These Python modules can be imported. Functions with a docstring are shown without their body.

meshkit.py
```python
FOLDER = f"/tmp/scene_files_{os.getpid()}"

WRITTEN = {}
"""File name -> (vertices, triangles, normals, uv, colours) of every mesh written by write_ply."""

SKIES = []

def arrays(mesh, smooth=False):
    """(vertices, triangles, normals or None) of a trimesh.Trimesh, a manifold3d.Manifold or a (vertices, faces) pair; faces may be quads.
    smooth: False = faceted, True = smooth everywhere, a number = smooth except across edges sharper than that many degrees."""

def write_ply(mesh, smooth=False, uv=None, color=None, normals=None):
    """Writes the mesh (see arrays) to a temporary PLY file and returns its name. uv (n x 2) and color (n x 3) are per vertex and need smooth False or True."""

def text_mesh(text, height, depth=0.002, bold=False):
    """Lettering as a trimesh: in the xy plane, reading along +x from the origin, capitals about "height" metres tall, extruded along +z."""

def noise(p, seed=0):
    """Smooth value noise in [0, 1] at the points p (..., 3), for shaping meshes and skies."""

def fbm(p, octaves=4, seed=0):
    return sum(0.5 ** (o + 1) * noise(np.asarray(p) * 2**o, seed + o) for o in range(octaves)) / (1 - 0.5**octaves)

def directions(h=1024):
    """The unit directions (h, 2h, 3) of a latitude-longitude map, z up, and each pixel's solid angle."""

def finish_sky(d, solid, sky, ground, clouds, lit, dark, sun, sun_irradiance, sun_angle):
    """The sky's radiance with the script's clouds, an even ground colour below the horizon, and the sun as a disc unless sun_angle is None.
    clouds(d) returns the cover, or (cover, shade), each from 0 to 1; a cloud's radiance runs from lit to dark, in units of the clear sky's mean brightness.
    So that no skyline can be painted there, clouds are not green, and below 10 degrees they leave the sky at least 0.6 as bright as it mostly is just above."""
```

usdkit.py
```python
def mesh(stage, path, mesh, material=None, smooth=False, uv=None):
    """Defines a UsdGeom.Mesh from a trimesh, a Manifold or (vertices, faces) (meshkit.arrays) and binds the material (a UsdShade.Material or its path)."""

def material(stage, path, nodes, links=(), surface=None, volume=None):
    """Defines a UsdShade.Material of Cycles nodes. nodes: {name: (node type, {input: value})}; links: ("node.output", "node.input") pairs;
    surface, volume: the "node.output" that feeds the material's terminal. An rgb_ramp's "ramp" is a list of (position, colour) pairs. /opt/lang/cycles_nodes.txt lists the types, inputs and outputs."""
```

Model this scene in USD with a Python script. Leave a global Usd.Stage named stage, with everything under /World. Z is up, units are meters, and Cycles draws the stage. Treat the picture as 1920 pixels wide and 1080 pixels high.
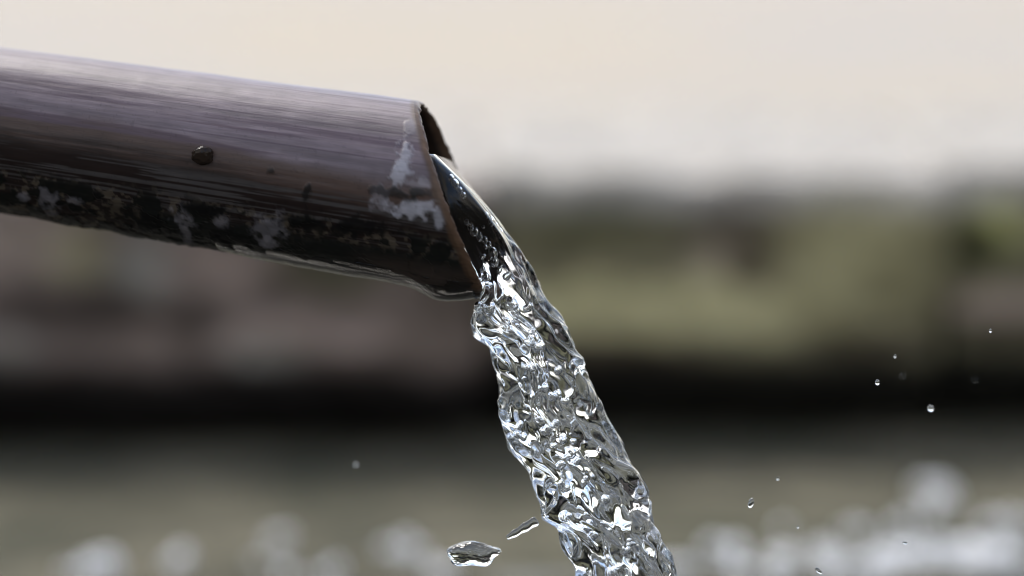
import math, random
import numpy as np, trimesh, usdkit, meshkit
from meshkit import noise, fbm
from pxr import Usd, UsdGeom, UsdLux, UsdShade, Gf, Sdf, Vt

random.seed(7)
rng = np.random.default_rng(7)
stage = Usd.Stage.CreateInMemory()
UsdGeom.SetStageUpAxis(stage, UsdGeom.Tokens.z)
UsdGeom.SetStageMetersPerUnit(stage, 1.0)
world = UsdGeom.Xform.Define(stage, '/World')
stage.SetDefaultPrim(world.GetPrim())
LOOKS = '/World/Looks'
UsdGeom.Scope.Define(stage, LOOKS)

# ------------------------------------------------------------------ camera, sky, sun, exposure
PITCH = math.radians(10.0)
CAM = np.array([0.0, 0.0, 0.42])                       # metres above the basin's datum
FWD = np.array([0, math.cos(PITCH), -math.sin(PITCH)])
UP = np.array([0, math.sin(PITCH), math.cos(PITCH)])
RIGHT = np.array([1.0, 0, 0])
EXPOSURE = 1.3
SKY_STRENGTH = 0.15
SUN_INTENSITY, SUN_ANGLE = 0.25, 14.0
SUN_DIR = np.array([-0.30, 0.62, 0.95]); SUN_DIR /= np.linalg.norm(SUN_DIR)

cam = UsdGeom.Camera.Define(stage, '/World/camera')
cam.CreateFocalLengthAttr(100.0)
cam.CreateHorizontalApertureAttr(36.0)
cam.CreateVerticalApertureAttr(20.25)
cam.CreateFStopAttr(2.5)
cam.CreateFocusDistanceAttr(0.985)
cam.CreateClippingRangeAttr(Gf.Vec2f(0.05, 5000.0))
cam.CreateExposureAttr(EXPOSURE)
M = Gf.Matrix4d(1.0)
M.SetRow(0, Gf.Vec4d(*RIGHT, 0)); M.SetRow(1, Gf.Vec4d(*UP, 0)); M.SetRow(2, Gf.Vec4d(*(-FWD), 0)); M.SetRow(3, Gf.Vec4d(*CAM, 1))
cam.AddTransformOp().Set(M)

sky_mat = usdkit.material(stage, LOOKS + '/sky', {
    'sky': ('sky_texture', {'sky_type': 'single_scattering', 'sun_disc': False, 'sun_elevation': math.asin(SUN_DIR[2]),
                            'sun_rotation': math.atan2(SUN_DIR[0], SUN_DIR[1])}),
    'tc': ('texture_coordinate', {}),
    'cn': ('noise_texture', {'scale': 2.6, 'detail': 5.0, 'roughness': 0.55, 'distortion': 0.3}),
    'cr': ('rgb_ramp', {'ramp': [(0.0, (0.05, 0.05, 0.05)), (0.45, (0.1, 0.1, 0.1)), (0.55, (1, 1, 1)), (1.0, (1, 1, 1))]}),
    'cn2': ('noise_texture', {'scale': 5.0, 'detail': 3.0}),
    'cr2': ('rgb_ramp', {'ramp': [(0.3, (0.6, 0.62, 0.66)), (0.7, (1.4, 1.38, 1.34))]}),
    'cv': ('mix_color', {'blend_type': 'multiply', 'fac': 1.0, 'use_clamp': False}),
    'bw': ('rgb_to_bw', {}),
    'cl': ('mix_color', {'blend_type': 'multiply', 'fac': 1.0, 'b': (1.49, 1.41, 1.28), 'use_clamp': False}),
    'mx': ('mix_color', {'blend_type': 'mix', 'use_clamp': False}),
    'bg': ('background_shader', {'strength': SKY_STRENGTH})},
    [('tc.generated', 'cn.vector'), ('cn.fac', 'cr.fac'), ('sky.color', 'bw.color'), ('bw.val', 'cl.a'),
     ('cr.color', 'mx.fac'), ('sky.color', 'mx.a'), ('tc.generated', 'cn2.vector'), ('cn2.fac', 'cr2.fac'), ('cr2.color', 'cv.b'), ('cl.result', 'cv.a'), ('cv.result', 'mx.b'), ('mx.result', 'bg.color')], surface='bg.background')
dome = UsdLux.DomeLight.Define(stage, '/World/sky')
UsdShade.MaterialBindingAPI.Apply(dome.GetPrim()).Bind(sky_mat)
dome.GetPrim().SetCustomDataByKey('kind', 'structure')

sun = UsdLux.DistantLight.Define(stage, '/World/sun')
sun.CreateIntensityAttr(SUN_INTENSITY); sun.CreateAngleAttr(SUN_ANGLE); sun.CreateNormalizeAttr(True)
sun.CreateColorAttr(Gf.Vec3f(1.0, 0.95, 0.88))
zx = SUN_DIR; xx = np.cross([0, 0, 1.0], zx); xx /= np.linalg.norm(xx); yx = np.cross(zx, xx)
S = Gf.Matrix4d(1.0)
S.SetRow(0, Gf.Vec4d(*xx, 0)); S.SetRow(1, Gf.Vec4d(*yx, 0)); S.SetRow(2, Gf.Vec4d(*zx, 0))
sun.AddTransformOp().Set(S)

# ------------------------------------------------------------------ helpers
K = 0.18 / 960                                          # one photo pixel in metres at one metre from the lens


def at(px, py, depth=1.0):
    """World point seen at photo pixel (px, py), depth metres along the view axis."""
    px, py, depth = np.broadcast_arrays(np.asarray(px, float), np.asarray(py, float), np.asarray(depth, float))
    return CAM + depth[..., None] * (FWD + ((px - 960) * K)[..., None] * RIGHT + ((540 - py) * K)[..., None] * UP)


def on_plane(px, py, z=0.010):
    d = FWD + (px - 960) * K * RIGHT + (540 - py) * K * UP
    return CAM + d * ((z - CAM[2]) / d[2])


used = {}


def numbered(parent, name):
    k = used.setdefault((parent, name), -1) + 1
    used[(parent, name)] = k
    return f'{parent}/{name}' + (f'_{k:03d}' if k else '')


def tag(prim, label=None, cat=None, group=None, kind=None):
    for k, v in (('label', label), ('category', cat), ('group', group), ('kind', kind)):
        if v:
            prim.SetCustomDataByKey(k, v)
    return prim


def thing(name, label, cat, loc=(0, 0, 0), group=None, matrix=None):
    x = UsdGeom.Xform.Define(stage, numbered('/World', name))
    if matrix is not None:
        x.AddTransformOp().Set(matrix)
    else:
        x.AddTranslateOp().Set(Gf.Vec3d(*map(float, loc)))
    return tag(x.GetPrim(), label, cat, group)


def obj(name, mesh, mat, parent=None, smooth=False, col=None, loc=None):
    path = numbered(str(parent.GetPath()) if parent else '/World', name)
    m = usdkit.mesh(stage, path, mesh, mat, smooth)
    if loc is not None:
        m.AddTranslateOp().Set(Gf.Vec3d(*map(float, loc)))
    if col is not None:
        for key, c in col.items():
            c = np.asarray(c, np.float32)
            pv = UsdGeom.PrimvarsAPI(m).CreatePrimvar(key, Sdf.ValueTypeNames.Color3fArray if c.ndim == 2 else Sdf.ValueTypeNames.FloatArray, 'vertex')
            pv.Set(Vt.Vec3fArray.FromNumpy(c) if c.ndim == 2 else Vt.FloatArray.FromNumpy(c))
    return m.GetPrim()


def grid_faces(n, m, wrap=True):
    i, j = np.meshgrid(np.arange(n - 1), np.arange(m if wrap else m - 1), indexing='ij')
    j2 = (j + 1) % m
    a, b, c, d = i * m + j, (i + 1) * m + j, (i + 1) * m + j2, i * m + j2
    return np.vstack([np.stack([a, b, c], -1).reshape(-1, 3), np.stack([a, c, d], -1).reshape(-1, 3)])


def sstep(a, b, x):
    t = np.clip((np.asarray(x, float) - a) / (b - a), 0, 1)
    return t * t * (3 - 2 * t)


def mix(a, b, t):
    t = np.asarray(t)[..., None]
    return np.asarray(a) * (1 - t) + np.asarray(b) * t


# ------------------------------------------------------------------ materials
water_mat = usdkit.material(stage, LOOKS + '/clear_water', {
    'p': ('principled_bsdf', {'base_color': (0.70, 0.74, 0.79), 'roughness': 0.0, 'ior': 1.333, 'transmission_weight': 1.0})}, [], surface='p.BSDF')
bubble_mat = usdkit.material(stage, LOOKS + '/air_bubble', {
    'p': ('principled_bsdf', {'base_color': (1, 1, 1), 'roughness': 0.0, 'ior': 0.75, 'transmission_weight': 1.0})}, [], surface='p.BSDF')
pool_mat = usdkit.material(stage, LOOKS + '/pool_water', {
    'g': ('geometry', {}),
    'n': ('noise_texture', {'scale': 7.0, 'detail': 4.0, 'roughness': 0.6}),
    'r': ('rgb_ramp', {'ramp': [(0.3, (0.045, 0.048, 0.036)), (0.5, (0.092, 0.088, 0.066)), (0.66, (0.155, 0.145, 0.108))]}),
    'xyz': ('separate_xyz', {}),
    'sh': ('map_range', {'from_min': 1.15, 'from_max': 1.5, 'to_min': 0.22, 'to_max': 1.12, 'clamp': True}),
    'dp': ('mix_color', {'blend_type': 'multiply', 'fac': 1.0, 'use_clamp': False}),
    'n2': ('noise_texture', {'scale': 120.0, 'detail': 3.0}),
    'b': ('bump', {'strength': 0.12, 'distance': 0.002}),
    'p': ('principled_bsdf', {'roughness': 0.04, 'ior': 1.333})},
    [('g.position', 'n.vector'), ('n.fac', 'r.fac'), ('g.position', 'xyz.vector'), ('xyz.y', 'sh.value'), ('r.color', 'dp.a'), ('sh.result', 'dp.b'), ('dp.result', 'p.base_color'), ('g.position', 'n2.vector'), ('n2.fac', 'b.height'), ('b.normal', 'p.normal')], surface='p.BSDF')
glint_foam_mat = usdkit.material(stage, LOOKS + '/glint_foam', {
    'p': ('principled_bsdf', {'base_color': (0.72, 0.73, 0.74), 'roughness': 0.25, 'ior': 1.33})}, [], surface='p.BSDF')


def painted(name, rough, bump_scale, bump_strength, bump_dist, spec_ior=1.45, stretch=(1, 1, 1), grain=0.35, coat=0.0):
    """Colour and wetness from the mesh's own primvars col and wet, with procedural grain on top."""
    return usdkit.material(stage, f'{LOOKS}/{name}', {
        'a': ('attribute', {'attribute': 'col'}),
        'w': ('attribute', {'attribute': 'wet'}),
        'tc': ('texture_coordinate', {}),
        'mp': ('mapping', {'scale': stretch}),
        'n': ('noise_texture', {'scale': bump_scale, 'detail': 6.0, 'roughness': 0.6}),
        'r': ('rgb_ramp', {'ramp': [(0.25, (1 - grain,) * 3), (0.75, (1 + grain,) * 3)]}),
        'm': ('mix_color', {'blend_type': 'multiply', 'fac': 1.0, 'use_clamp': False}),
        'ro': ('map_range', {'from_min': 0.0, 'from_max': 1.0, 'to_min': rough, 'to_max': 0.3}),
        'b': ('bump', {'strength': bump_strength, 'distance': bump_dist}),
        'p': ('principled_bsdf', {'ior': spec_ior, 'coat_weight': coat, 'coat_roughness': 0.1}),
        'gl': ('attribute', {'attribute': 'gloss'})},
        [('tc.object', 'mp.vector'), ('mp.vector', 'n.vector'), ('n.fac', 'r.fac'), ('a.color', 'm.a'), ('r.color', 'm.b'), ('m.result', 'p.base_color'),
         ('gl.fac', 'p.specular_ior_level'), ('w.fac', 'ro.value'), ('ro.result', 'p.roughness'), ('n.fac', 'b.height'), ('b.normal', 'p.normal')], surface='p.BSDF')


stone_mat = painted('mossy_stone', 0.85, 60.0, 0.8, 0.01)
wall_mat = painted('basin_stone', 0.8, 30.0, 0.8, 0.01)
pipe_mat = painted('weathered_pipe', 0.46, 600.0, 0.3, 0.0005, 1.5, (0.12, 1, 1), 0.2)
ground_mat = usdkit.material(stage, LOOKS + '/pale_gravel', {
    'g': ('geometry', {}),
    'n': ('noise_texture', {'scale': 0.55, 'detail': 3.0, 'roughness': 0.5}),
    'r': ('rgb_ramp', {'ramp': [(0.36, (0.385, 0.328, 0.245)), (0.5, (0.362, 0.322, 0.272)), (0.64, (0.340, 0.312, 0.290))]}),
    'xyz': ('separate_xyz', {}),
    'n3': ('noise_texture', {'scale': 1.6, 'detail': 4.0}),
    'ad': ('math', {'math_type': 'multiply_add', 'value2': 1.6}),
    'dm': ('map_range', {'from_min': 4.0, 'from_max': 4.9, 'to_min': 0.0, 'to_max': 1.0, 'clamp': True}),
    'dk': ('mix_color', {'a': (0.04, 0.036, 0.028)}),
    'v': ('voronoi_texture', {'scale': 55.0}),
    'r2': ('rgb_ramp', {'ramp': [(0.0, (1.12, 1.12, 1.12)), (0.6, (0.8, 0.8, 0.8))]}),
    'm': ('mix_color', {'blend_type': 'multiply', 'fac': 1.0, 'use_clamp': False}),
    'b': ('bump', {'strength': 0.5, 'distance': 0.01}),
    'p': ('principled_bsdf', {'roughness': 0.9})},
    [('g.position', 'n.vector'), ('n.fac', 'r.fac'), ('g.position', 'v.vector'), ('v.distance', 'r2.fac'), ('g.position', 'xyz.vector'), ('g.position', 'n3.vector'), ('n3.fac', 'ad.value1'), ('xyz.y', 'ad.value3'), ('ad.value', 'dm.value'), ('dm.result', 'dk.fac'), ('r.color', 'dk.b'), ('dk.result', 'm.a'), ('r2.color', 'm.b'),
     ('m.result', 'p.base_color'), ('v.distance', 'b.height'), ('b.normal', 'p.normal')], surface='p.BSDF')

# ------------------------------------------------------------------ ground
GZ = -0.40
WZ = 0.010                                              # level of the pool
xs = np.concatenate([-np.geomspace(900, 3, 24), np.linspace(-2.5, 2.5, 21), np.geomspace(3, 900, 24)])
ys = np.concatenate([-np.geomspace(900, 3, 20), np.linspace(-2.5, 14, 60), np.geomspace(16, 900, 24)])
X, Y = np.meshgrid(xs, ys, indexing='ij')
near = np.exp(-(X ** 2 + (Y - 5) ** 2) / 200)
Z = GZ + near * 0.03 * (fbm(np.stack([X * 0.6, Y * 0.6, X * 0], -1), 3, 3) - 0.5)
tag(obj('ground', (np.stack([X, Y, Z], -1).reshape(-1, 3), grid_faces(len(xs), len(ys), False)[:, ::-1]), ground_mat, smooth=True), kind='structure')

# ------------------------------------------------------------------ unseen leafy screen added on the lens's side, dims light on the stones
leaf_mat = usdkit.material(stage, LOOKS + '/added_hedge_leaf', {
    'o': ('geometry', {}),
    'r': ('rgb_ramp', {'ramp': [(0.0, (0.018, 0.028, 0.010)), (1.0, (0.04, 0.06, 0.021))]}),
    'p': ('principled_bsdf', {'roughness': 0.45})}, [('o.random_per_island', 'r.fac'), ('r.color', 'p.base_color')], surface='p.BSDF')
bark_mat = usdkit.material(stage, LOOKS + '/bark', {'p': ('principled_bsdf', {'base_color': (0.06, 0.045, 0.032), 'roughness': 0.9})}, [], surface='p.BSDF')
added_hedge = thing('added_hedge', 'added screen of dark green clipped leaves, unseen behind the viewpoint, facing the basin', 'added_hedge')
NL = 7000
hp = np.stack([rng.uniform(-4.5, 4.5, NL), rng.uniform(-2.6, -1.8, NL), rng.uniform(GZ, 1.15, NL)], -1)
hp[:, 1] += 0.25 * (fbm(hp * 1.5, 3, 91) - 0.5); hp[:, 2] += 0.2 * (fbm(hp * 1.1, 3, 92) - 0.5)
d1 = rng.normal(size=(NL, 3)); d1 /= np.linalg.norm(d1, axis=1, keepdims=True)
d2 = np.cross(d1, rng.normal(size=(NL, 3))); d2 /= np.linalg.norm(d2, axis=1, keepdims=True)
ll = rng.uniform(0.07, 0.13, (NL, 1))
LV = np.stack([hp - d1 * ll, hp + d2 * ll * 0.45, hp + d1 * ll, hp - d2 * ll * 0.45], 1).reshape(-1, 3)
tag(obj('foliage', (LV, np.arange(NL * 4).reshape(-1, 4)), leaf_mat, added_hedge), kind='stuff')
for k in range(7):
    tr = trimesh.creation.cylinder(0.03, 1.0, sections=9); tr.apply_translation([-4 + 1.33 * k, -2.2, GZ + 0.5])
    obj('stem', tr, bark_mat, added_hedge, True)

added_hedge2 = thing('added_hedge', 'added screen of dark green clipped leaves, unseen, on the right hand side of the basin', 'added_hedge')  # put in out of view to darken the light from the right
RH = np.stack([LV[:, 1] * -1.0 + 0.35, LV[:, 0] * 0.5 + 0.2, LV[:, 2]], -1)
tag(obj('foliage', (RH, np.arange(NL * 4).reshape(-1, 4)), leaf_mat, added_hedge2), kind='stuff')
for k in range(4):
    tr = trimesh.creation.cylinder(0.03, 1.0, sections=9); tr.apply_translation([2.55, -1.6 + 1.2 * k, GZ + 0.5])
    obj('stem', tr, bark_mat, added_hedge2, True)

# ------------------------------------------------------------------ stone basin
basin = thing('stone_basin', 'long rough stone basin with moss on its far rim stones, holding the pool', 'basin')


def rough_block(x0, x1, y0, y1, z0, z1, step, amp, seed, rnd=0.012):
    """A hewn block: a rounded box whose surface is displaced by noise."""
    b = trimesh.creation.box(extents=[x1 - x0, y1 - y0, z1 - z0])
    b.apply_translation([(x0 + x1) / 2, (y0 + y1) / 2, (z0 + z1) / 2])
    v, f = trimesh.remesh.subdivide_to_size(b.vertices, b.faces, step)
    m = trimesh.Trimesh(v, f, process=True)
    v = np.array(m.vertices)
    lo, hi = np.array([x0, y0, z0]) + rnd, np.array([x1, y1, z1]) - rnd
    c = np.clip(v, lo, hi)
    d = v - c
    L = np.linalg.norm(d, axis=1, keepdims=True)
    n = d / np.maximum(L, 1e-9)
    v = c + n * rnd
    h = fbm(v * 14, 3, seed) - 0.5 + 0.5 * (fbm(v * 45, 3, seed + 9) - 0.5)
    v = v + n * (h * amp)[:, None]
    return trimesh.Trimesh(v, m.faces, process=False)


BLOCK_Y = 1.75
# (photo x range of the face, top z, bottom z, y shift)
MAUVE, MOSS, DARKMOSS, BROWN, GREY, PINK = map(np.array, ([0.142, 0.112, 0.096], [0.300, 0.276, 0.158], [0.040, 0.041, 0.017], [0.058, 0.045, 0.033], [0.30, 0.285, 0.25], [0.32, 0.26, 0.22]))


def stone_paint(v, base, patches, seed):
    """Base stone colour plus moss and lichen patches (x, z, radius x, radius z, colour, weight) with ragged outlines."""
    wob = (fbm(v * 22, 4, seed) - 0.5) * 1.5
    c = np.tile(base, (len(v), 1)) * (0.65 + 0.7 * fbm(v * 18, 4, seed + 4))[:, None]
    for (px, pz, rx, rz, colr, wt) in patches:
        q = np.sqrt(((v[:, 0] - px) / rx) ** 2 + ((v[:, 2] - pz) / rz) ** 2) + wob
        c = mix(c, colr, wt * sstep(1.25, 0.55, q))
    c = c * 1.55 * (0.45 + 1.1 * fbm(v * 8, 3, seed + 30))[:, None]
    c = mix(c, np.array([0.003, 0.0028, 0.0025]), sstep(0.074, 0.054, v[:, 2] + 0.012 * wob) * 0.97)      # near-black band painted in for the shaded gap over the water
    top = sstep(0.150, 0.165, v[:, 2]) * sstep(BLOCK_Y + 0.002, BLOCK_Y + 0.03, v[:, 1] + 0.01 * wob)   # dry, worn tops, painted paler for the light falling on them
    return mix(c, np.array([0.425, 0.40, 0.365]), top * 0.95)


def face_xz(px, py):
    d = FWD + (px - 960) * K * RIGHT + (540 - py) * K * UP
    p = CAM + d * (BLOCK_Y / d[1])
    return p[0], p[2]


def patch(px, py, rx, ry, colr, wt):
    x, z = face_xz(px, py)
    return (x, z, rx * K * 1.78, ry * K * 1.78, colr, wt)


patches_mid = [
    patch(1150, 600, 260, 70, MOSS * 1.15, 0.95), patch(1400, 575, 200, 85, MOSS * 1.25, 0.95), patch(1130, 420, 190, 70, DARKMOSS, 0.85), patch(1400, 410, 140, 50, BROWN * 0.9, 0.75), patch(1650, 410, 130, 55, MOSS * 0.9, 0.85),
    patch(1590, 470, 120, 120, MOSS * 1.1, 0.9), patch(1490, 365, 60, 26, DARKMOSS * 1.2, 0.9), patch(1340, 500, 70, 40, PINK * 0.65, 0.6), patch(1650, 640, 160, 30, BROWN, 0.8), patch(1100, 670, 260, 25, BROWN, 0.9), patch(1420, 520, 60, 50, BROWN, 0.8), patch(1730, 500, 80, 90, MOSS * 0.95, 0.8), patch(1500, 600, 300, 45, MOSS * 1.05, 0.8)]
patches_right = [
    patch(1890, 420, 70, 70, MOSS * np.array([1.0, 1.08, 0.8]), 0.9), patch(1850, 490, 55, 60, DARKMOSS * 0.6, 1.0), patch(1880, 595, 190, 32, PINK, 0.95), patch(1900, 650, 120, 28, BROWN, 0.7)]
patches_left = [
    patch(270, 490, 70, 60, GREY * 0.72, 0.85), patch(150, 470, 70, 60, MOSS * 0.9, 0.6), patch(30, 440, 110, 55, PINK * 0.72, 0.9), patch(420, 490, 120, 50, MAUVE * 1.7, 0.9), patch(500, 640, 75, 45, GREY * 0.75, 0.8), patch(600, 615, 300, 30, MAUVE * 1.6, 0.85),
    patch(620, 500, 120, 50, DARKMOSS * 1.1, 0.7), patch(840, 580, 90, 60, BROWN * 1.0, 0.6), patch(120, 570, 150, 50, MAUVE * 0.35, 0.9), patch(370, 590, 60, 40, MAUVE * 0.4, 0.9), patch(10, 660, 60, 40, GREY * 0.6, 0.5)]
blocks = [(-1500, -480, 0.178, 0.022, -0.03, MAUVE, [], 'mauve'), (-470, 904, 0.176, 0.026, -0.012, MAUVE, patches_left, None), (905, 1793, 0.180, 0.026, 0.025, np.array([0.115, 0.105, 0.066]), patches_mid, None),
          (1796, 2700, 0.182, 0.028, 0.05, np.array([0.13, 0.122, 0.075]), patches_right, None)]
for k, (p0, p1, zt, zb, dy, base, pats, _) in enumerate(blocks):
    x0, x1 = face_xz(p0, 500)[0], face_xz(p1, 500)[0]
    b = rough_block(x0, x1, BLOCK_Y + dy, BLOCK_Y + 0.40, zb, zt, 0.014, 0.02, 20 + k, 0.010)
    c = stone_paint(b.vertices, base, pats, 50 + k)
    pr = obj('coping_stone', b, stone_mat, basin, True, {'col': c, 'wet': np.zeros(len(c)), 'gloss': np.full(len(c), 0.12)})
    if k == 1:
        tag(pr, 'mauve brown rim stone with pale lichen spots')
    if k == 2:
        tag(pr, 'mossy olive rim stone')
    if k == 3:
        tag(pr, 'rim stone with dark moss at its end and a pinkish lower edge')
# the walls and the floor that hold the water: far wall set back under the rim stones
for nm, (x0, x1, y0, y1, z0, z1) in {'far_wall': (-1.3, 1.3, 2.08, 2.30, -0.42, 0.13), 'near_wall': (-1.3, 1.3, 0.30, 0.46, -0.42, 0.05),
                                     'left_wall': (-1.46, -1.303, 0.30, 2.30, -0.42, 0.05), 'right_wall': (1.303, 1.46, 0.30, 2.30, -0.42, 0.05), 'floor': (-1.3, 1.3, 0.47, 2.07, -0.40, -0.30)}.items():
    b = rough_block(x0, x1, y0, y1, z0, z1, 0.06, 0.012, 80, 0.012)
    c = np.tile(np.array([0.07, 0.065, 0.05]), (len(b.vertices), 1)) * (0.5 + fbm(b.vertices * 9, 3, 5))[:, None]
    obj('basin_wall' if 'wall' in nm else 'basin_floor', b, wall_mat, basin, True, {'col': c, 'wet': np.full(len(c), 0.4), 'gloss': np.full(len(c), 0.4)})

# unseen rock added to darken light from the left, also holds the pipe
rock = rough_block(-2.1, -1.16, 0.25, 1.62, -0.42, 0.95, 0.05, 0.10, 95, 0.18)
rc = np.tile(np.array([0.06, 0.055, 0.045]), (len(rock.vertices), 1)) * (0.4 + 1.1 * fbm(rock.vertices * 6, 4, 96))[:, None]
rc = mix(rc, np.array([0.04, 0.055, 0.018]), sstep(0.5, 0.62, fbm(rock.vertices * 3.5, 4, 97)))
tag(obj('added_rock', rock, wall_mat, None, True, {'col': rc, 'wet': np.full(len(rc), 0.3), 'gloss': np.full(len(rc), 0.3)}), 'big dark mossy rock at the basin\'s left end that the pipe comes out of', 'rock')

# ------------------------------------------------------------------ pool water
IMPACT = np.array([0.10, 0.96])
xs = np.linspace(-1.30, 1.30, 420); ys = np.linspace(0.45, 2.09, 320)
X, Y = np.meshgrid(xs, ys, indexing='ij')
r = np.hypot(X - IMPACT[0], Y - IMPACT[1])
chop = fbm(np.stack([X * 16, Y * 22, X * 0], -1), 3, 11) - 0.5
rings = np.sin(r * 2 * np.pi / 0.055 + 3 * chop) * 0.0016 * np.exp(-r / 0.55)
Z = WZ + rings + chop * 0.008 * np.exp(-r / 0.45)
tag(obj('pool_water', (np.stack([X, Y, Z], -1).reshape(-1, 3), grid_faces(len(xs), len(ys), False)[:, ::-1]), pool_mat, smooth=True), kind='structure')

# ------------------------------------------------------------------ water pipe
tilt = math.radians(8.7); toward = math.tan(math.radians(7.6))
a_cam = np.array([math.cos(tilt), -math.sin(tilt), -toward]); a_cam /= np.linalg.norm(a_cam)     # right, up, forward
w_cam = np.array([math.sin(tilt), math.cos(tilt), 0.0])
u_cam = np.cross(a_cam, w_cam)                             # towards the lens
B = np.stack([RIGHT, UP, FWD])
AX, WX, UX = a_cam @ B, w_cam @ B, u_cam @ B
if UX @ FWD > 0:
    UX = -UX
MOUTH = at(857, 371, 1.0)
PX = K                                                     # metres per photo pixel at the mouth
R_OUT, WALL, SHEAR = 172 * PX, 14 * PX, 0.52
PM = Gf.Matrix4d(1.0)
PM.SetRow(0, Gf.Vec4d(*AX, 0)); PM.SetRow(1, Gf.Vec4d(*UX, 0)); PM.SetRow(2, Gf.Vec4d(*WX, 0)); PM.SetRow(3, Gf.Vec4d(*MOUTH, 1))
pipe = thing('water_pipe', 'weathered brown spout pipe with purplish top, black mould below and a slanted open end', 'pipe', matrix=PM)


def pipe_radius(s, th):
    """Outer radius; s in pixels from the mouth (negative up the pipe), th from the crown."""
    p3 = np.stack([s / 60, np.cos(th) * 3, np.sin(th) * 3], -1)
    base = 172 - 14 * np.clip(-s / 850, 0, 1.5) + 2.5 * (fbm(p3 * 0.6, 3, 31) - 0.5)
    under = np.exp(-((th - np.pi) / 0.55) ** 2)
    lump = 17 * np.exp(-np.where(s < -5, ((s + 5) / 42) ** 2, ((s + 5) / 60) ** 2))
    flaky = under * (7 * (fbm(np.stack([s / 38, np.cos(th) * 2, np.sin(th) * 2], -1), 3, 33) - 0.45))
    mould = np.exp(-((th - np.pi) / 1.0) ** 2) * 3.0 * (fbm(np.stack([s / 14, np.cos(th) * 9, np.sin(th) * 9], -1), 3, 35) - 0.4)
    grain = 0.9 * (fbm(np.stack([s / 260, np.cos(th) * 16, np.sin(th) * 16], -1), 3, 37) - 0.5)
    return base + under * lump + flaky + mould + grain


N, Mr = 820, 440
th = np.linspace(0, 2 * np.pi, Mr, endpoint=False)
q = np.concatenate([np.linspace(-7600, -960, 40, endpoint=False), np.linspace(-960, -13, N - 40)])
TH, Q = np.meshgrid(th, q)[0], np.meshgrid(th, q)[1]
endcut = -SHEAR * 172 * np.cos(th) + 3 * (fbm(np.stack([np.cos(th) * 2.5, np.sin(th) * 2.5, th * 0], -1), 3, 41) - 0.5) + 3 * (fbm(np.stack([np.cos(th) * 11, np.sin(th) * 11, th * 0], -1), 4, 42) - 0.5)
S_ = Q + endcut[None, :] * sstep(-900, -60, Q)
ro = pipe_radius(S_, TH)
verts, cols, wets = [], [], []


def ring_pts(s, r, th):
    return np.stack([s * PX, np.sin(th) * r * PX, np.cos(th) * r * PX], -1)


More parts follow.
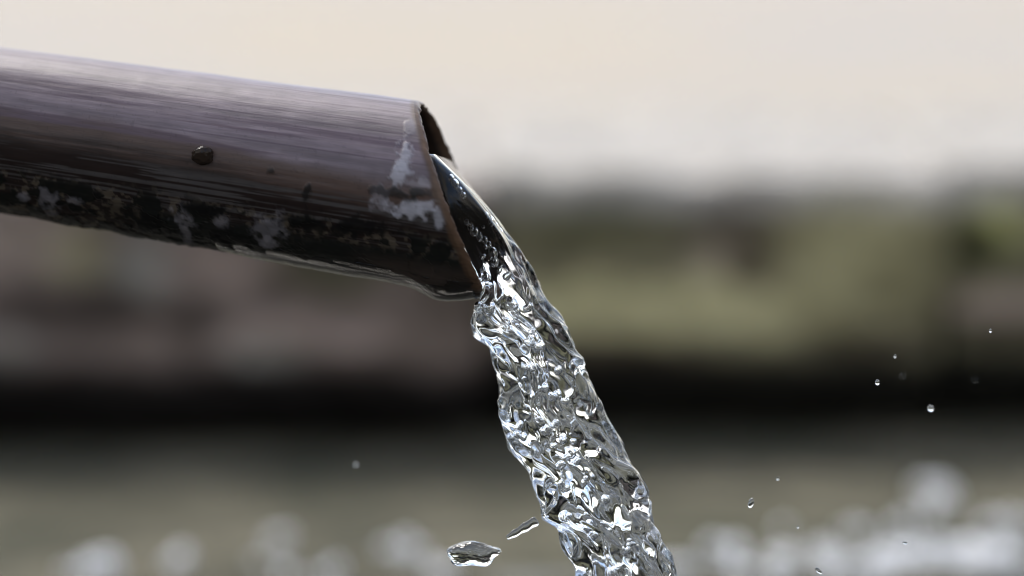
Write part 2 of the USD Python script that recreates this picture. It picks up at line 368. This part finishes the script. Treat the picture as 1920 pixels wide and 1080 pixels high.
def pipe_paint(s, th):
    """Weathering of the outside; f runs from the crown (0) to the underside (1)."""
    f = (1 - np.cos(th)) / 2
    far = np.sin(th) < 0
    streak = fbm(np.stack([s / 700, np.cos(th) * 10, np.sin(th) * 10], -1), 4, 51)
    streak2 = fbm(np.stack([s / 160, np.cos(th) * 42, np.sin(th) * 42], -1), 4, 52)
    mott = fbm(np.stack([s / 34, np.cos(th) * 5, np.sin(th) * 5], -1), 4, 53)
    fine = fbm(np.stack([s / 12, np.cos(th) * 12, np.sin(th) * 12], -1), 3, 54)
    lilac, violet, brown, dark, black = map(np.array, ([0.310, 0.252, 0.292], [0.095, 0.066, 0.090], [0.075, 0.050, 0.042], [0.016, 0.011, 0.010], [0.005, 0.0055, 0.005]))
    c = mix(lilac * 0.42, lilac * 0.85, sstep(0.3, 0.7, 0.8 * streak + 0.2 * mott))
    c = mix(c, violet, sstep(0.53, 0.62, streak) * 0.9)
    c = mix(c, brown * 2.2, sstep(0.58, 0.72, streak2) * 0.12 * sstep(0.05, 0.2, f))
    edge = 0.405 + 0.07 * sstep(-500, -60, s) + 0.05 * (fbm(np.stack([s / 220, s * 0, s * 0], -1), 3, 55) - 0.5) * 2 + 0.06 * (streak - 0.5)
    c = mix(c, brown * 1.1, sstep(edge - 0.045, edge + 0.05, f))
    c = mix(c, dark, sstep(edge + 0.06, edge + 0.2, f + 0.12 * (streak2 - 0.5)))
    c = mix(c, np.array([0.11, 0.105, 0.105]), sstep(0.5, 0.62, streak2) * sstep(0.55, 0.62, f) * sstep(0.9, 0.75, f) * 0.5)
    pit = fbm(np.stack([s / 5, np.cos(th) * 30, np.sin(th) * 30], -1), 2, 57)
    c = mix(c, c * 0.45, sstep(0.70, 0.78, pit) * 0.3)
    line = fbm(np.stack([s / 900, np.cos(th) * 34, np.sin(th) * 34], -1), 2, 58)
    c = mix(c, violet * 0.9, sstep(0.66, 0.72, line) * 0.7 * sstep(0.5, 0.4, f))
    c = c * 0.74
    # flaking: pale crust and black mould in the lower third
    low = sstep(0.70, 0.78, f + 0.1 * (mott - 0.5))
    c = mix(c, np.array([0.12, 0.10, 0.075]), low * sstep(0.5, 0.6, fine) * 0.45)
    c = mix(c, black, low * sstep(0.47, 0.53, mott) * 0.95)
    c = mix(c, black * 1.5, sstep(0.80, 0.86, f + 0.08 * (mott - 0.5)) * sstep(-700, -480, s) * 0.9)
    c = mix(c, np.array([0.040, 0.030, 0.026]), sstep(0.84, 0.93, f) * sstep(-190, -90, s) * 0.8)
    return c, f, far, mott, fine, sstep(0.36, 0.6, f) * (1 - 1.6 * sstep(0.74, 0.86, f))


def stains(c, s, f, far):
    """Lime crust spots (s, f, length, height, strength) with ragged outlines."""
    wob = (fbm(np.stack([s / 13, f * 26, f * 0 + far * 7.0], -1), 4, 61) - 0.5) * 2.2
    white, pale, blk = np.array([0.32, 0.32, 0.36]), np.array([0.21, 0.20, 0.225]), np.array([0.004, 0.004, 0.004])
    high = np.zeros(s.shape)
    for (ss, ff, ls, lf, st, k) in SPOTS:
        qd = np.sqrt(((s - ss) / ls) ** 2 + ((f - ff) / lf) ** 2) + wob
        c = mix(c, (white, pale, blk)[k], (1.0 if k == 2 else 0.8) * st * sstep(1.4, 0.5, qd))
        high = np.maximum(high, (2.4, 1.8, 1.2)[k] * st * sstep(1.2, 0.8, qd))
    return c, high


def sf(px, py):
    """Photo pixel on the pipe's near side -> (s, f)."""
    dx, dy = px - 857, py - 371
    dx += 23 * math.sqrt(max(0.0, 1 - ((dy * math.cos(tilt) - dx * math.sin(tilt)) / 172) ** 2))
    s = dx * math.cos(tilt) + dy * math.sin(tilt)
    h = -dx * math.sin(tilt) + dy * math.cos(tilt)
    return s, (1 + h / (172 - 14 * max(0, min(1.5, -s / 850)))) / 2


SPOTS = []
for (px, py, lx, ly, st, k) in [
        (775, 250, 12, 26, .55, 1), (762, 300, 12, 30, .9, 0), (757, 335, 14, 20, .8, 0), (775, 352, 30, 8, .45, 1), (800, 352, 14, 8, .5, 1),
        (720, 375, 14, 14, .6, 1), (735, 395, 30, 12, .6, 1), (770, 402, 34, 14, .85, 0), (805, 395, 20, 13, .8, 0), (828, 408, 13, 22, .75, 0), (750, 372, 45, 9, .8, 2), (790, 372, 30, 8, .8, 2),
        (35, 370, 12, 7, .6, 1), (85, 372, 16, 14, .6, 1), (83, 390, 24, 10, .5, 1), (135, 378, 18, 10, .6, 1), (340, 412, 20, 18, .6, 1), (345, 440, 10, 18, .5, 1), (415, 418, 14, 12, .55, 1), (510, 430, 26, 26, .5, 1), (505, 455, 18, 10, .5, 1),
        (140, 392, 34, 7, 1, 2), (110, 382, 12, 5, 1, 2), (270, 420, 38, 18, 1, 2), (385, 400, 34, 14, 1, 2), (290, 432, 40, 10, 1, 2), (582, 375, 7, 18, .9, 2), (515, 330, 9, 7, .8, 2), (182, 366, 8, 7, .8, 2), (420, 445, 40, 14, .9, 2), (600, 430, 60, 14, .9, 2), (690, 430, 60, 16, .9, 2)]:
    s0, f0 = sf(px, py)
    SPOTS.append((s0, f0, lx, ly / 344, st, k))
col, f, far, mott, fine, wet = pipe_paint(S_, TH)
col, high = stains(col, S_, f, np.where(far, 1.0, 0.0))
ro = ro + high * (0.6 + 0.8 * fine) * sstep(-14, -40, Q) + sstep(0.70, 0.78, f) * 2.0 * (sstep(0.47, 0.53, mott) - 0.5)
# rim: outside -> rounded lip -> inside wall
rim_brown = np.array([0.082, 0.050, 0.032])
rimmask = sstep(-10, -1, Q + 13 + 12 * (mott - 0.5))
col = mix(col, rim_brown * 0.8, rimmask * 0.85)
wallt = 0.85 + 0.5 * (fbm(np.stack([np.cos(th) * 5, np.sin(th) * 5, th * 0], -1), 3, 43) - 0.5)
P = [ring_pts(S_, ro, TH)]
C = [col]; W = [wet]
for (dr, ds) in ((1.0, 5.0), (3.0, 9.0), (5.0, 11.5), (7.5, 12.5), (10.0, 11.0), (12.5, 7.0), (14.0, 2.0)):
    P.append(ring_pts((S_[-1] + ds * (0.6 + 0.8 * fbm(np.stack([np.cos(th) * 14, np.sin(th) * 14, th * 0 + dr / 5], -1), 3, 44)))[None], (ro[-1] - dr * wallt)[None], th[None])); C.append(np.tile(rim_brown, (1, Mr, 1)) * (0.55 + 0.9 * fbm(np.stack([np.cos(th) * 9, np.sin(th) * 9, th * 0 + dr / 9], -1), 3, 63))[None, :, None]); W.append(np.full((1, Mr), 0.35))
for t in np.concatenate([np.linspace(0, 400, 60)[1:], np.linspace(400, 6600, 12)[1:]]):
    P.append(ring_pts((S_[-1] - t)[None], (ro[-1] * 0 + 157 - 12 * min(t / 850, 1.5))[None], th[None])); C.append(np.tile(np.array([0.02, 0.014, 0.011]), (1, Mr, 1))); W.append(np.full((1, Mr), 0.7))
V = np.concatenate([p.reshape(-1, 3) for p in P]); CC = np.concatenate([c.reshape(-1, 3) for c in C]); WW = np.concatenate([w.ravel() for w in W])
ff = (1 - np.cos(np.tile(th, len(V) // Mr))) / 2
GG = 0.30 - 0.22 * sstep(0.45, 0.75, ff)
nr = len(V) // Mr
obj('pipe_body', (V, grid_faces(nr, Mr)), pipe_mat, pipe, True, {'col': CC, 'wet': WW, 'gloss': 0.5 * (1 - WW) + 0.0 if False else GG})

# ------------------------------------------------------------------ falling water
PAIRS = np.array([  # right edge, left edge of the stream in the photo, from the mouth down
    (823, 295, 905, 538), (862, 332, 903, 549), (900, 370, 901, 556), (940, 420, 899, 563), (975, 470, 896, 571), (1000, 515, 892, 582), (1017, 550, 889, 602),
    (1045, 590, 895, 624), (1070, 625, 914, 650), (1090, 665, 928, 684), (1108, 705, 938, 722), (1130, 760, 935, 765), (1150, 800, 947, 805), (1170, 845, 960, 845),
    (1192, 878, 992, 885), (1214, 920, 1004, 935), (1217, 950, 1012, 970), (1230, 990, 1049, 998), (1247, 1020, 1064, 1032), (1262, 1062, 1080, 1075),
    (1272, 1110, 1092, 1120), (1300, 1200, 1130, 1210), (1340, 1320, 1180, 1330), (1385, 1500, 1240, 1505), (1430, 1700, 1290, 1700), (1470, 1960, 1325, 1960)], float)
back = np.array([(823 - d * math.cos(tilt), 295 - d * math.sin(tilt), 905 - d * math.cos(tilt), 538 - d * math.sin(tilt)) for d in (600, 300, 120, 50, 20)])
allp = np.vstack([back, PAIRS])
mid = np.stack([(allp[:, 0] + allp[:, 2]) / 2, (allp[:, 1] + allp[:, 3]) / 2], 1)
key = np.concatenate([[0], np.cumsum(np.linalg.norm(np.diff(allp.reshape(-1, 2, 2), axis=0), axis=2).mean(1))])
from scipy.interpolate import PchipInterpolator
interp = PchipInterpolator(key, allp)
k_mouth = key[len(back)]; k_frame = key[len(back) + 20]
tt = np.concatenate([np.linspace(0, k_mouth - 60, 30, endpoint=False), np.linspace(k_mouth - 60, k_frame, 720, endpoint=False), np.linspace(k_frame, key[-1], 130)])
MR = 380
ph = np.linspace(0, 2 * np.pi, MR, endpoint=False)
E = interp(tt)
Rr, Ll = E[:, :2], E[:, 2:]
cen, hv = (Rr + Ll) / 2, (Rr - Ll) / 2
hl = np.linalg.norm(hv, axis=1)
loc_ = tt - k_mouth                                        # flow distance from the mouth in photo pixels
# section shapes (polar): part of the pipe's bore below the water level -> oval stream
lev = 0.45; rad = 2 / (1 + lev)                            # bore radius in units of the section's half length
ccirc = -1 + rad
cs, sn = np.cos(ph), np.sin(ph)
bq = cs * ccirc
t_circ = bq + np.sqrt(bq ** 2 + rad ** 2 - ccirc ** 2)
t_line = np.where(cs > 1e-3, 1 / np.maximum(cs, 1e-3), 1e9)
kk = 14.0
t_d = (t_circ ** -kk + t_line ** -kk) ** (-1 / kk) * 1.004
bd = np.interp(loc_, [0, 120, 260, 420, 700, 1000, 1700], [1.0, 0.92, 0.78, 0.72, 0.78, 0.74, 0.66])   # depth of the oval relative to its width
t_o = 1 / np.sqrt(cs[None] ** 2 + (sn[None] / bd[:, None]) ** 2)
bl = sstep(10, 230, loc_)[:, None]
PR = t_d[None] * (1 - bl) + t_o * bl
# relief: twisting strands along the flow, then finer chop, then beads
L2, PH2 = np.meshgrid(loc_, ph, indexing='ij')
turn = PH2 + 0.0003 * L2
rr = 92.0
cx, cy = np.cos(turn) * rr, np.sin(turn) * rr
warp = 46 * (fbm(np.stack([cx / 50, cy / 50, L2 / 90], -1), 2, 71) - 0.5)
warp2 = 46 * (fbm(np.stack([cx / 50, cy / 50, L2 / 90 + 9], -1), 2, 78) - 0.5)


def sn1(a, b, seed, o=1):
    return fbm(np.stack([(cx + warp) / a, (cy + warp2) / a, (L2 + warp * 1.6) / b], -1), o, seed) - 0.5


fold = 1 - np.sqrt((2.4 * sn1(34, 84, 73)) ** 2 + 0.01)     # rounded creases between strands
chunk = sn1(24, 40, 74)
lumpy = sstep(0.35, 0.65, fbm(np.stack([cx / 75, cy / 75, L2 / 170], -1), 2, 70))
fine_on = sstep(0.42, 0.62, fbm(np.stack([cx / 60, cy / 60, L2 / 120], -1), 2, 75))
amp = sstep(22, 185, L2 - 45 * np.cos(PH2))
disp = amp * ((30 + 26 * lumpy) * sn1(52, 150, 72, 2) + 13 * (fold - 0.6) + (9 + 18 * (1 - lumpy)) * chunk + 19 * sn1(19, 27, 69) + amp * (5 * sn1(11, 17, 79) * fine_on + 4 * sn1(13, 70, 77)))
disp += (1 - 0.7 * amp) * sstep(-5, 40, L2) * (13.0 * (fbm(np.stack([cx / 26, cy / 26, L2 / 70], -1), 2, 76) - 0.5) + 4.5 * (fbm(np.stack([cx / 8, cy / 8, L2 / 45], -1), 2, 80) - 0.5))
edge_keep = 1 - 0.5 * np.abs(cs)[None] ** 16
rad_px = PR * hl[:, None] + disp * edge_keep
depth0 = 1.0 - 0.10 * (cen[:, 0] - 862) * K
uhat = hv / hl[:, None]
pxx = cen[:, 0][:, None] + uhat[:, 0][:, None] * cs[None] * rad_px
pyy = cen[:, 1][:, None] + uhat[:, 1][:, None] * cs[None] * rad_px
dep = depth0[:, None] - sn[None] * rad_px * K              # sin > 0 faces the lens
inpipe = sstep(0, -40, loc_)[:, None]
SV = at(pxx, pyy, dep) if False else (CAM + depth0[:, None, None] * ((pxx - 960) * K)[..., None] * RIGHT + depth0[:, None, None] * ((540 - pyy) * K)[..., None] * UP + dep[..., None] * FWD)
# inside the mouth the sections follow the pipe's bore
bore = 157.4 - 12 * np.clip(-np.minimum(loc_, 0) / 850, 0, 1.5)[:, None]
hh = bore * (-1 + 1.45 * (t_d[None] * cs[None] + 1) / 2)
dd = bore * (1.45 / 2) * t_d[None] * sn[None]
ss = -SHEAR * hh + np.minimum(loc_, 0)[:, None]
TP = MOUTH + PX * (ss[..., None] * AX + hh[..., None] * WX + dd[..., None] * UX)
wgt = sstep(95, 4, loc_)[:, None, None]
SV = TP * wgt + SV * (1 - wgt)
SVf = SV.reshape(-1, 3)
n = len(tt)
cap0, cap1 = SV[0].mean(0), SV[-1].mean(0)
fc = grid_faces(n, MR)
idx = np.arange(MR)
c0 = np.stack([np.full(MR, n * MR), idx, (idx + 1) % MR], 1)
c1 = np.stack([np.full(MR, n * MR + 1), (n - 1) * MR + (idx + 1) % MR, (n - 1) * MR + idx], 1)
SM = trimesh.Trimesh(np.vstack([SVf, cap0, cap1]), np.vstack([fc, c0, c1]), process=False)
if SM.volume < 0:
    SM.invert()
stream = thing('water_stream', 'clear rippling stream of water pouring from the pipe mouth', 'water')
obj('water_body', SM, water_mat, stream, True)
# air bubbles carried just under the stream's near surface
for i in range(90):
    row = int(rng.uniform(np.searchsorted(loc_, 130), np.searchsorted(loc_, 760)))
    j = int(rng.uniform(0.30, 0.98) * MR / 2)
    radp = rng.choice([2.5, 4.0, 5.0, 7.0, 9.0, 11.0])
    if i < 7:
        row, j, radp = int(rng.uniform(np.searchsorted(loc_, 25), np.searchsorted(loc_, 190))), int(rng.uniform(0.72, 0.96) * MR / 2), rng.choice([5.0, 7.0, 10.0, 12.0])
    inward = SV[row].mean(0) - SV[row, j]
    inward /= np.linalg.norm(inward)
    bub = trimesh.creation.icosphere(2, radp * K)
    bub.apply_scale([1, 1, rng.uniform(0.85, 1.25)])
    obj('bubble', bub, bubble_mat, stream, True, loc=SV[row, j] + inward * (radp + rng.choice([2.0, 5.0, 20.0])) * K)

BEADS = [(842, 328, 7), (849, 338, 9), (857, 349, 9), (865, 360, 9), (912, 398, 6), (921, 407, 8), (930, 417, 9), (937, 428, 9), (946, 437, 10), (955, 446, 9), (905, 424, 4),
         (872, 416, 6), (879, 424, 8), (886, 433, 9), (895, 441, 9), (905, 447, 8), (914, 455, 7), (921, 473, 12), (925, 490, 9), (909, 462, 5), (951, 516, 8), (903, 507, 8), (910, 522, 9), (898, 531, 6), (903, 481, 6), (936, 505, 6),
         (966, 566, 12), (905, 583, 13), (1000, 640, 7), (1036, 745, 9), (1050, 740, 8), (1065, 752, 8), (985, 690, 8)]
rel = SV - CAM
ppx = 960 + (rel @ RIGHT) / (rel @ FWD) / K; ppy = 540 - (rel @ UP) / (rel @ FWD) / K
front = np.where(np.sin(ph)[None] > 0.08, 0, 1e6)
for (bx, by, radp) in BEADS:
    row, j = np.unravel_index(np.argmin((ppx - bx) ** 2 + (ppy - by) ** 2 + front), ppx.shape)
    inward = SV[row].mean(0) - SV[row, j]
    inward /= np.linalg.norm(inward)
    bub = trimesh.creation.icosphere(2, radp * K)
    bub.apply_scale([rng.uniform(0.8, 1.1), 1, rng.uniform(0.9, 1.3)])
    obj('bubble', bub, bubble_mat, stream, True, loc=SV[row, j] + inward * (radp * 1.25 + 1.0) * K)

# film of water under the pipe's end
sq = np.linspace(-430, 66, 200)
tf = np.linspace(np.pi * 0.84, np.pi * 1.16, 60)
SQ, TF = np.meshgrid(sq, tf, indexing='ij')
lim = SHEAR * 172 * -np.cos(TF) - 6
SQ2 = np.minimum(SQ, lim)
thick = (1.5 + 3.5 * np.exp(-((TF - np.pi) / 0.3) ** 2) * (0.5 + fbm(np.stack([SQ / 30, TF * 0, TF * 0], -1), 3, 81))) * sstep(-430, -330, SQ)
fade = np.sin((TF - tf[0]) / (tf[-1] - tf[0]) * np.pi) ** 0.5
under_ = np.exp(-((TF - np.pi) / 0.55) ** 2)
r_s = 172 - 14 * np.clip(-SQ2 / 850, 0, 1.5) + under_ * (17 * np.exp(-np.where(SQ2 < -5, ((SQ2 + 5) / 42) ** 2, ((SQ2 + 5) / 60) ** 2)) + 2.2)
r_o = r_s + thick * fade - 0.6
r_i = pipe_radius(SQ2, TF) - 3.0
V = np.stack([ring_pts(SQ2, r_o, TF), ring_pts(SQ2, r_i, TF)], 0)
nq, mq = SQ.shape
ft = grid_faces(nq, mq, False)
bnd = trimesh.Trimesh(V[0].reshape(-1, 3), ft, process=False)
e = trimesh.grouping.group_rows(np.sort(bnd.edges, axis=1), require_count=1)
eb = bnd.edges[e]
off = nq * mq
side = np.vstack([np.stack([eb[:, 1], eb[:, 0], eb[:, 0] + off], 1), np.stack([eb[:, 1], eb[:, 0] + off, eb[:, 1] + off], 1)])
fm = trimesh.Trimesh(V.reshape(-1, 3), np.vstack([ft, ft[:, ::-1] + off, side]), process=False)
if fm.volume < 0:
    fm.invert()
film = thing('water_film', 'thin sagging film of water clinging to the underside of the pipe end', 'water film', matrix=PM)
obj('film_sheet', fm, water_mat, film, True)

# ------------------------------------------------------------------ drops
def drop_mesh(rx, ry, rz, seed, bump=0.0, sub=4):
    m = trimesh.creation.icosphere(sub, 1.0)
    v = np.array(m.vertices)
    v *= (1 + bump * (fbm(v * 1.7 + 5, 3, seed) - 0.5))[:, None]
    return trimesh.Trimesh(v * [rx, ry, rz], m.faces, process=False)


def add_drop(px, py, depth, rx, ry, label, rot=0.0, bump=0.1, seed=1, name='water_drop', sub=3):
    m = drop_mesh(rx * K, min(rx, ry) * K, ry * K, seed, bump, sub)
    m.apply_transform(trimesh.transformations.rotation_matrix(rot, [0, 1, 0]))
    t = obj(name, m, water_mat, None, True, loc=at(px, py, depth))
    return tag(t, label, 'water drop')


blob = drop_mesh(1, 1, 1, 3, 0.5, 5)
bv = np.array(blob.vertices)
bv /= (np.abs(bv[:, :1]) ** 2.6 + np.abs(bv[:, 2:3]) ** 2.6 + np.abs(bv[:, 1:2]) ** 2.2) ** (1 / 2.5)
bv *= (1 + 0.16 * (fbm(bv * 2.3 + 4, 3, 12) - 0.5))[:, None]
bv[:, 2] = np.where(bv[:, 2] < 0, bv[:, 2] * 0.85, bv[:, 2] * (1.0 - 0.1 * np.abs(bv[:, 0])))
for (dx, dz, wd, hg) in ((0.95, 0.25, 0.28, 0.30), (-0.85, 0.35, 0.3, 0.16), (0.0, 0.95, 0.45, 0.10), (-0.6, -0.75, 0.3, 0.12), (0.55, -0.75, 0.3, 0.14)):
    bv *= (1 + hg * np.exp(-((bv[:, 0] - dx) ** 2 + (bv[:, 2] - dz) ** 2) / wd ** 2))[:, None]
blob = trimesh.Trimesh(bv * [43 * K, 20 * K, 23 * K], blob.faces, process=False)
tag(obj('water_drop', blob, water_mat, None, True, loc=at(885, 1040, 0.995)), 'large flattened water drop left of the foot of the stream', 'water drop')
rod = drop_mesh(1, 1, 1, 8, 0.22, 4)
rv = np.array(rod.vertices)
rv /= (np.abs(rv[:, :1]) ** 5 + (rv[:, 1:2] ** 2 + rv[:, 2:3] ** 2) ** 2.5) ** 0.2
rv[:, 1:] *= (0.78 + 0.22 * rv[:, :1]) * (1 + 0.10 * np.sin(rv[:, :1] * 9))
rod = trimesh.Trimesh(rv * [33 * K, 8 * K, 10 * K], rod.faces, process=False)
rod.apply_transform(trimesh.transformations.rotation_matrix(-math.radians(31), [0, 1, 0]))
tag(obj('water_drop', rod, water_mat, None, True, loc=at(979, 992, 0.995)), 'slim slanting rod shaped water drop flying off the stream', 'water drop')
add_drop(1745, 766, 0.965, 5.5, 6, 'round bright water drop before the dark gap, biggest of the right hand spray')
add_drop(1645, 717, 0.98, 4, 5.5, 'small drop left of and above the round bright one')
add_drop(1678, 668, 0.965, 2, 3, 'dim drop before the lower edge of the mossy rim stone')
add_drop(1857, 620, 0.99, 2.5, 4, 'tiny sharp drop before the pinkish edge of the right rim stone')
add_drop(1693, 705, 0.92, 0.9, 1.2, 'very faint blurred drop just above the dark gap')
add_drop(1828, 712, 0.92, 0.8, 1.1, 'very faint blurred drop at the dark gap, nearest the right border')
add_drop(1408, 943, 0.995, 5, 10, 'bright upright drop above the right end of the near white flecks', 0.25)
add_drop(1458, 897, 0.965, 2.5, 3.5, 'faint drop over the grey green pool, higher than the bright upright one')
add_drop(1496, 988, 0.985, 2.2, 3, 'small drop just over the white flecks right of the stream')
add_drop(1697, 1018, 0.995, 5, 2.2, 'tiny flat glint of a drop over the thickest white flecks', 0.2)
add_drop(1535, 1070, 0.99, 8, 4, 'small slanting drop at the bottom border right of the stream', 0.7)
add_drop(667, 870, 0.925, 3, 3, 'faint blurred disc of a drop left of the stream over the pool')
# the bead of water on the pipe's side
s0, f0 = sf(387, 299)
tb = math.acos(1 - 2 * f0)
rb = float(pipe_radius(np.array([s0]), np.array([tb]))[0])
bead = drop_mesh(20 * K, 11 * K, 17 * K, 5, 0.5, 4)
bpos = MOUTH + AX * s0 * PX + (UX * math.sin(tb) + WX * math.cos(tb)) * (rb + 5) * PX
bead_mat = usdkit.material(stage, LOOKS + '/dark_bead', {'p': ('principled_bsdf', {'base_color': (0.012, 0.008, 0.006), 'roughness': 0.12, 'ior': 1.4, 'specular_ior_level': 0.3})}, [], surface='p.BSDF')
tag(obj('bead', bead, bead_mat, None, True, loc=bpos), 'small dark brown glossy bead with a bright glint on the pipe side', 'bead')

# ------------------------------------------------------------------ froth and splash flecks on the pool, standing in for sky glints
parts = []
GLINT_FOAM = [  # photo x, y, half width, half height, number of bubbles
    (1770, 940, 45, 22, 26), (1840, 990, 70, 14, 22), (1700, 990, 60, 10, 14), (1440, 1000, 55, 14, 12), (1620, 1000, 40, 8, 7), (1340, 1040, 70, 12, 18), (1500, 1050, 90, 14, 26),
    (1700, 1045, 90, 22, 60), (1850, 1050, 90, 26, 80), (1600, 1070, 80, 12, 40), (1400, 1075, 90, 10, 28), (1900, 1000, 40, 20, 26), (1290, 1075, 40, 8, 10),
    (320, 1050, 32, 20, 22), (525, 1010, 26, 20, 16), (700, 1035, 90, 12, 20), (215, 1075, 50, 10, 12), (460, 1060, 40, 8, 10), (600, 1075, 120, 10, 24), (790, 1075, 60, 8, 12), (140, 1080, 60, 6, 6)]
for (px, py, hx, hy, cnt) in GLINT_FOAM:
    dense = 1.0 if py < 1030 else (1.9 if px > 1550 else 1.3)
    for _ in range(max(1, int(cnt / 6 * dense * (1.0 if px > 1250 else 0.8)))):
        p = on_plane(px + rng.uniform(-1, 1) * hx * 0.75, py + rng.uniform(-1, 1) * hy * 0.7)
        size = rng.choice([0.0022, 0.003, 0.004, 0.0055])
        for _ in range(7):                                  # a clump of froth: a few bubbles stuck together
            rad_ = size * rng.uniform(0.5, 0.9)
            m = trimesh.creation.icosphere(1, rad_)
            m.apply_translation(p + rng.normal(size=3) * size * [0.7, 0.7, 0.3] + [0, 0, size * 0.5])
            parts.append(m)
tag(obj('glint_foam', trimesh.util.concatenate(parts), glint_foam_mat, None, True), 'white froth and splash flecks standing in for glints on the near part of the pool', 'glint_foam', kind='stuff')
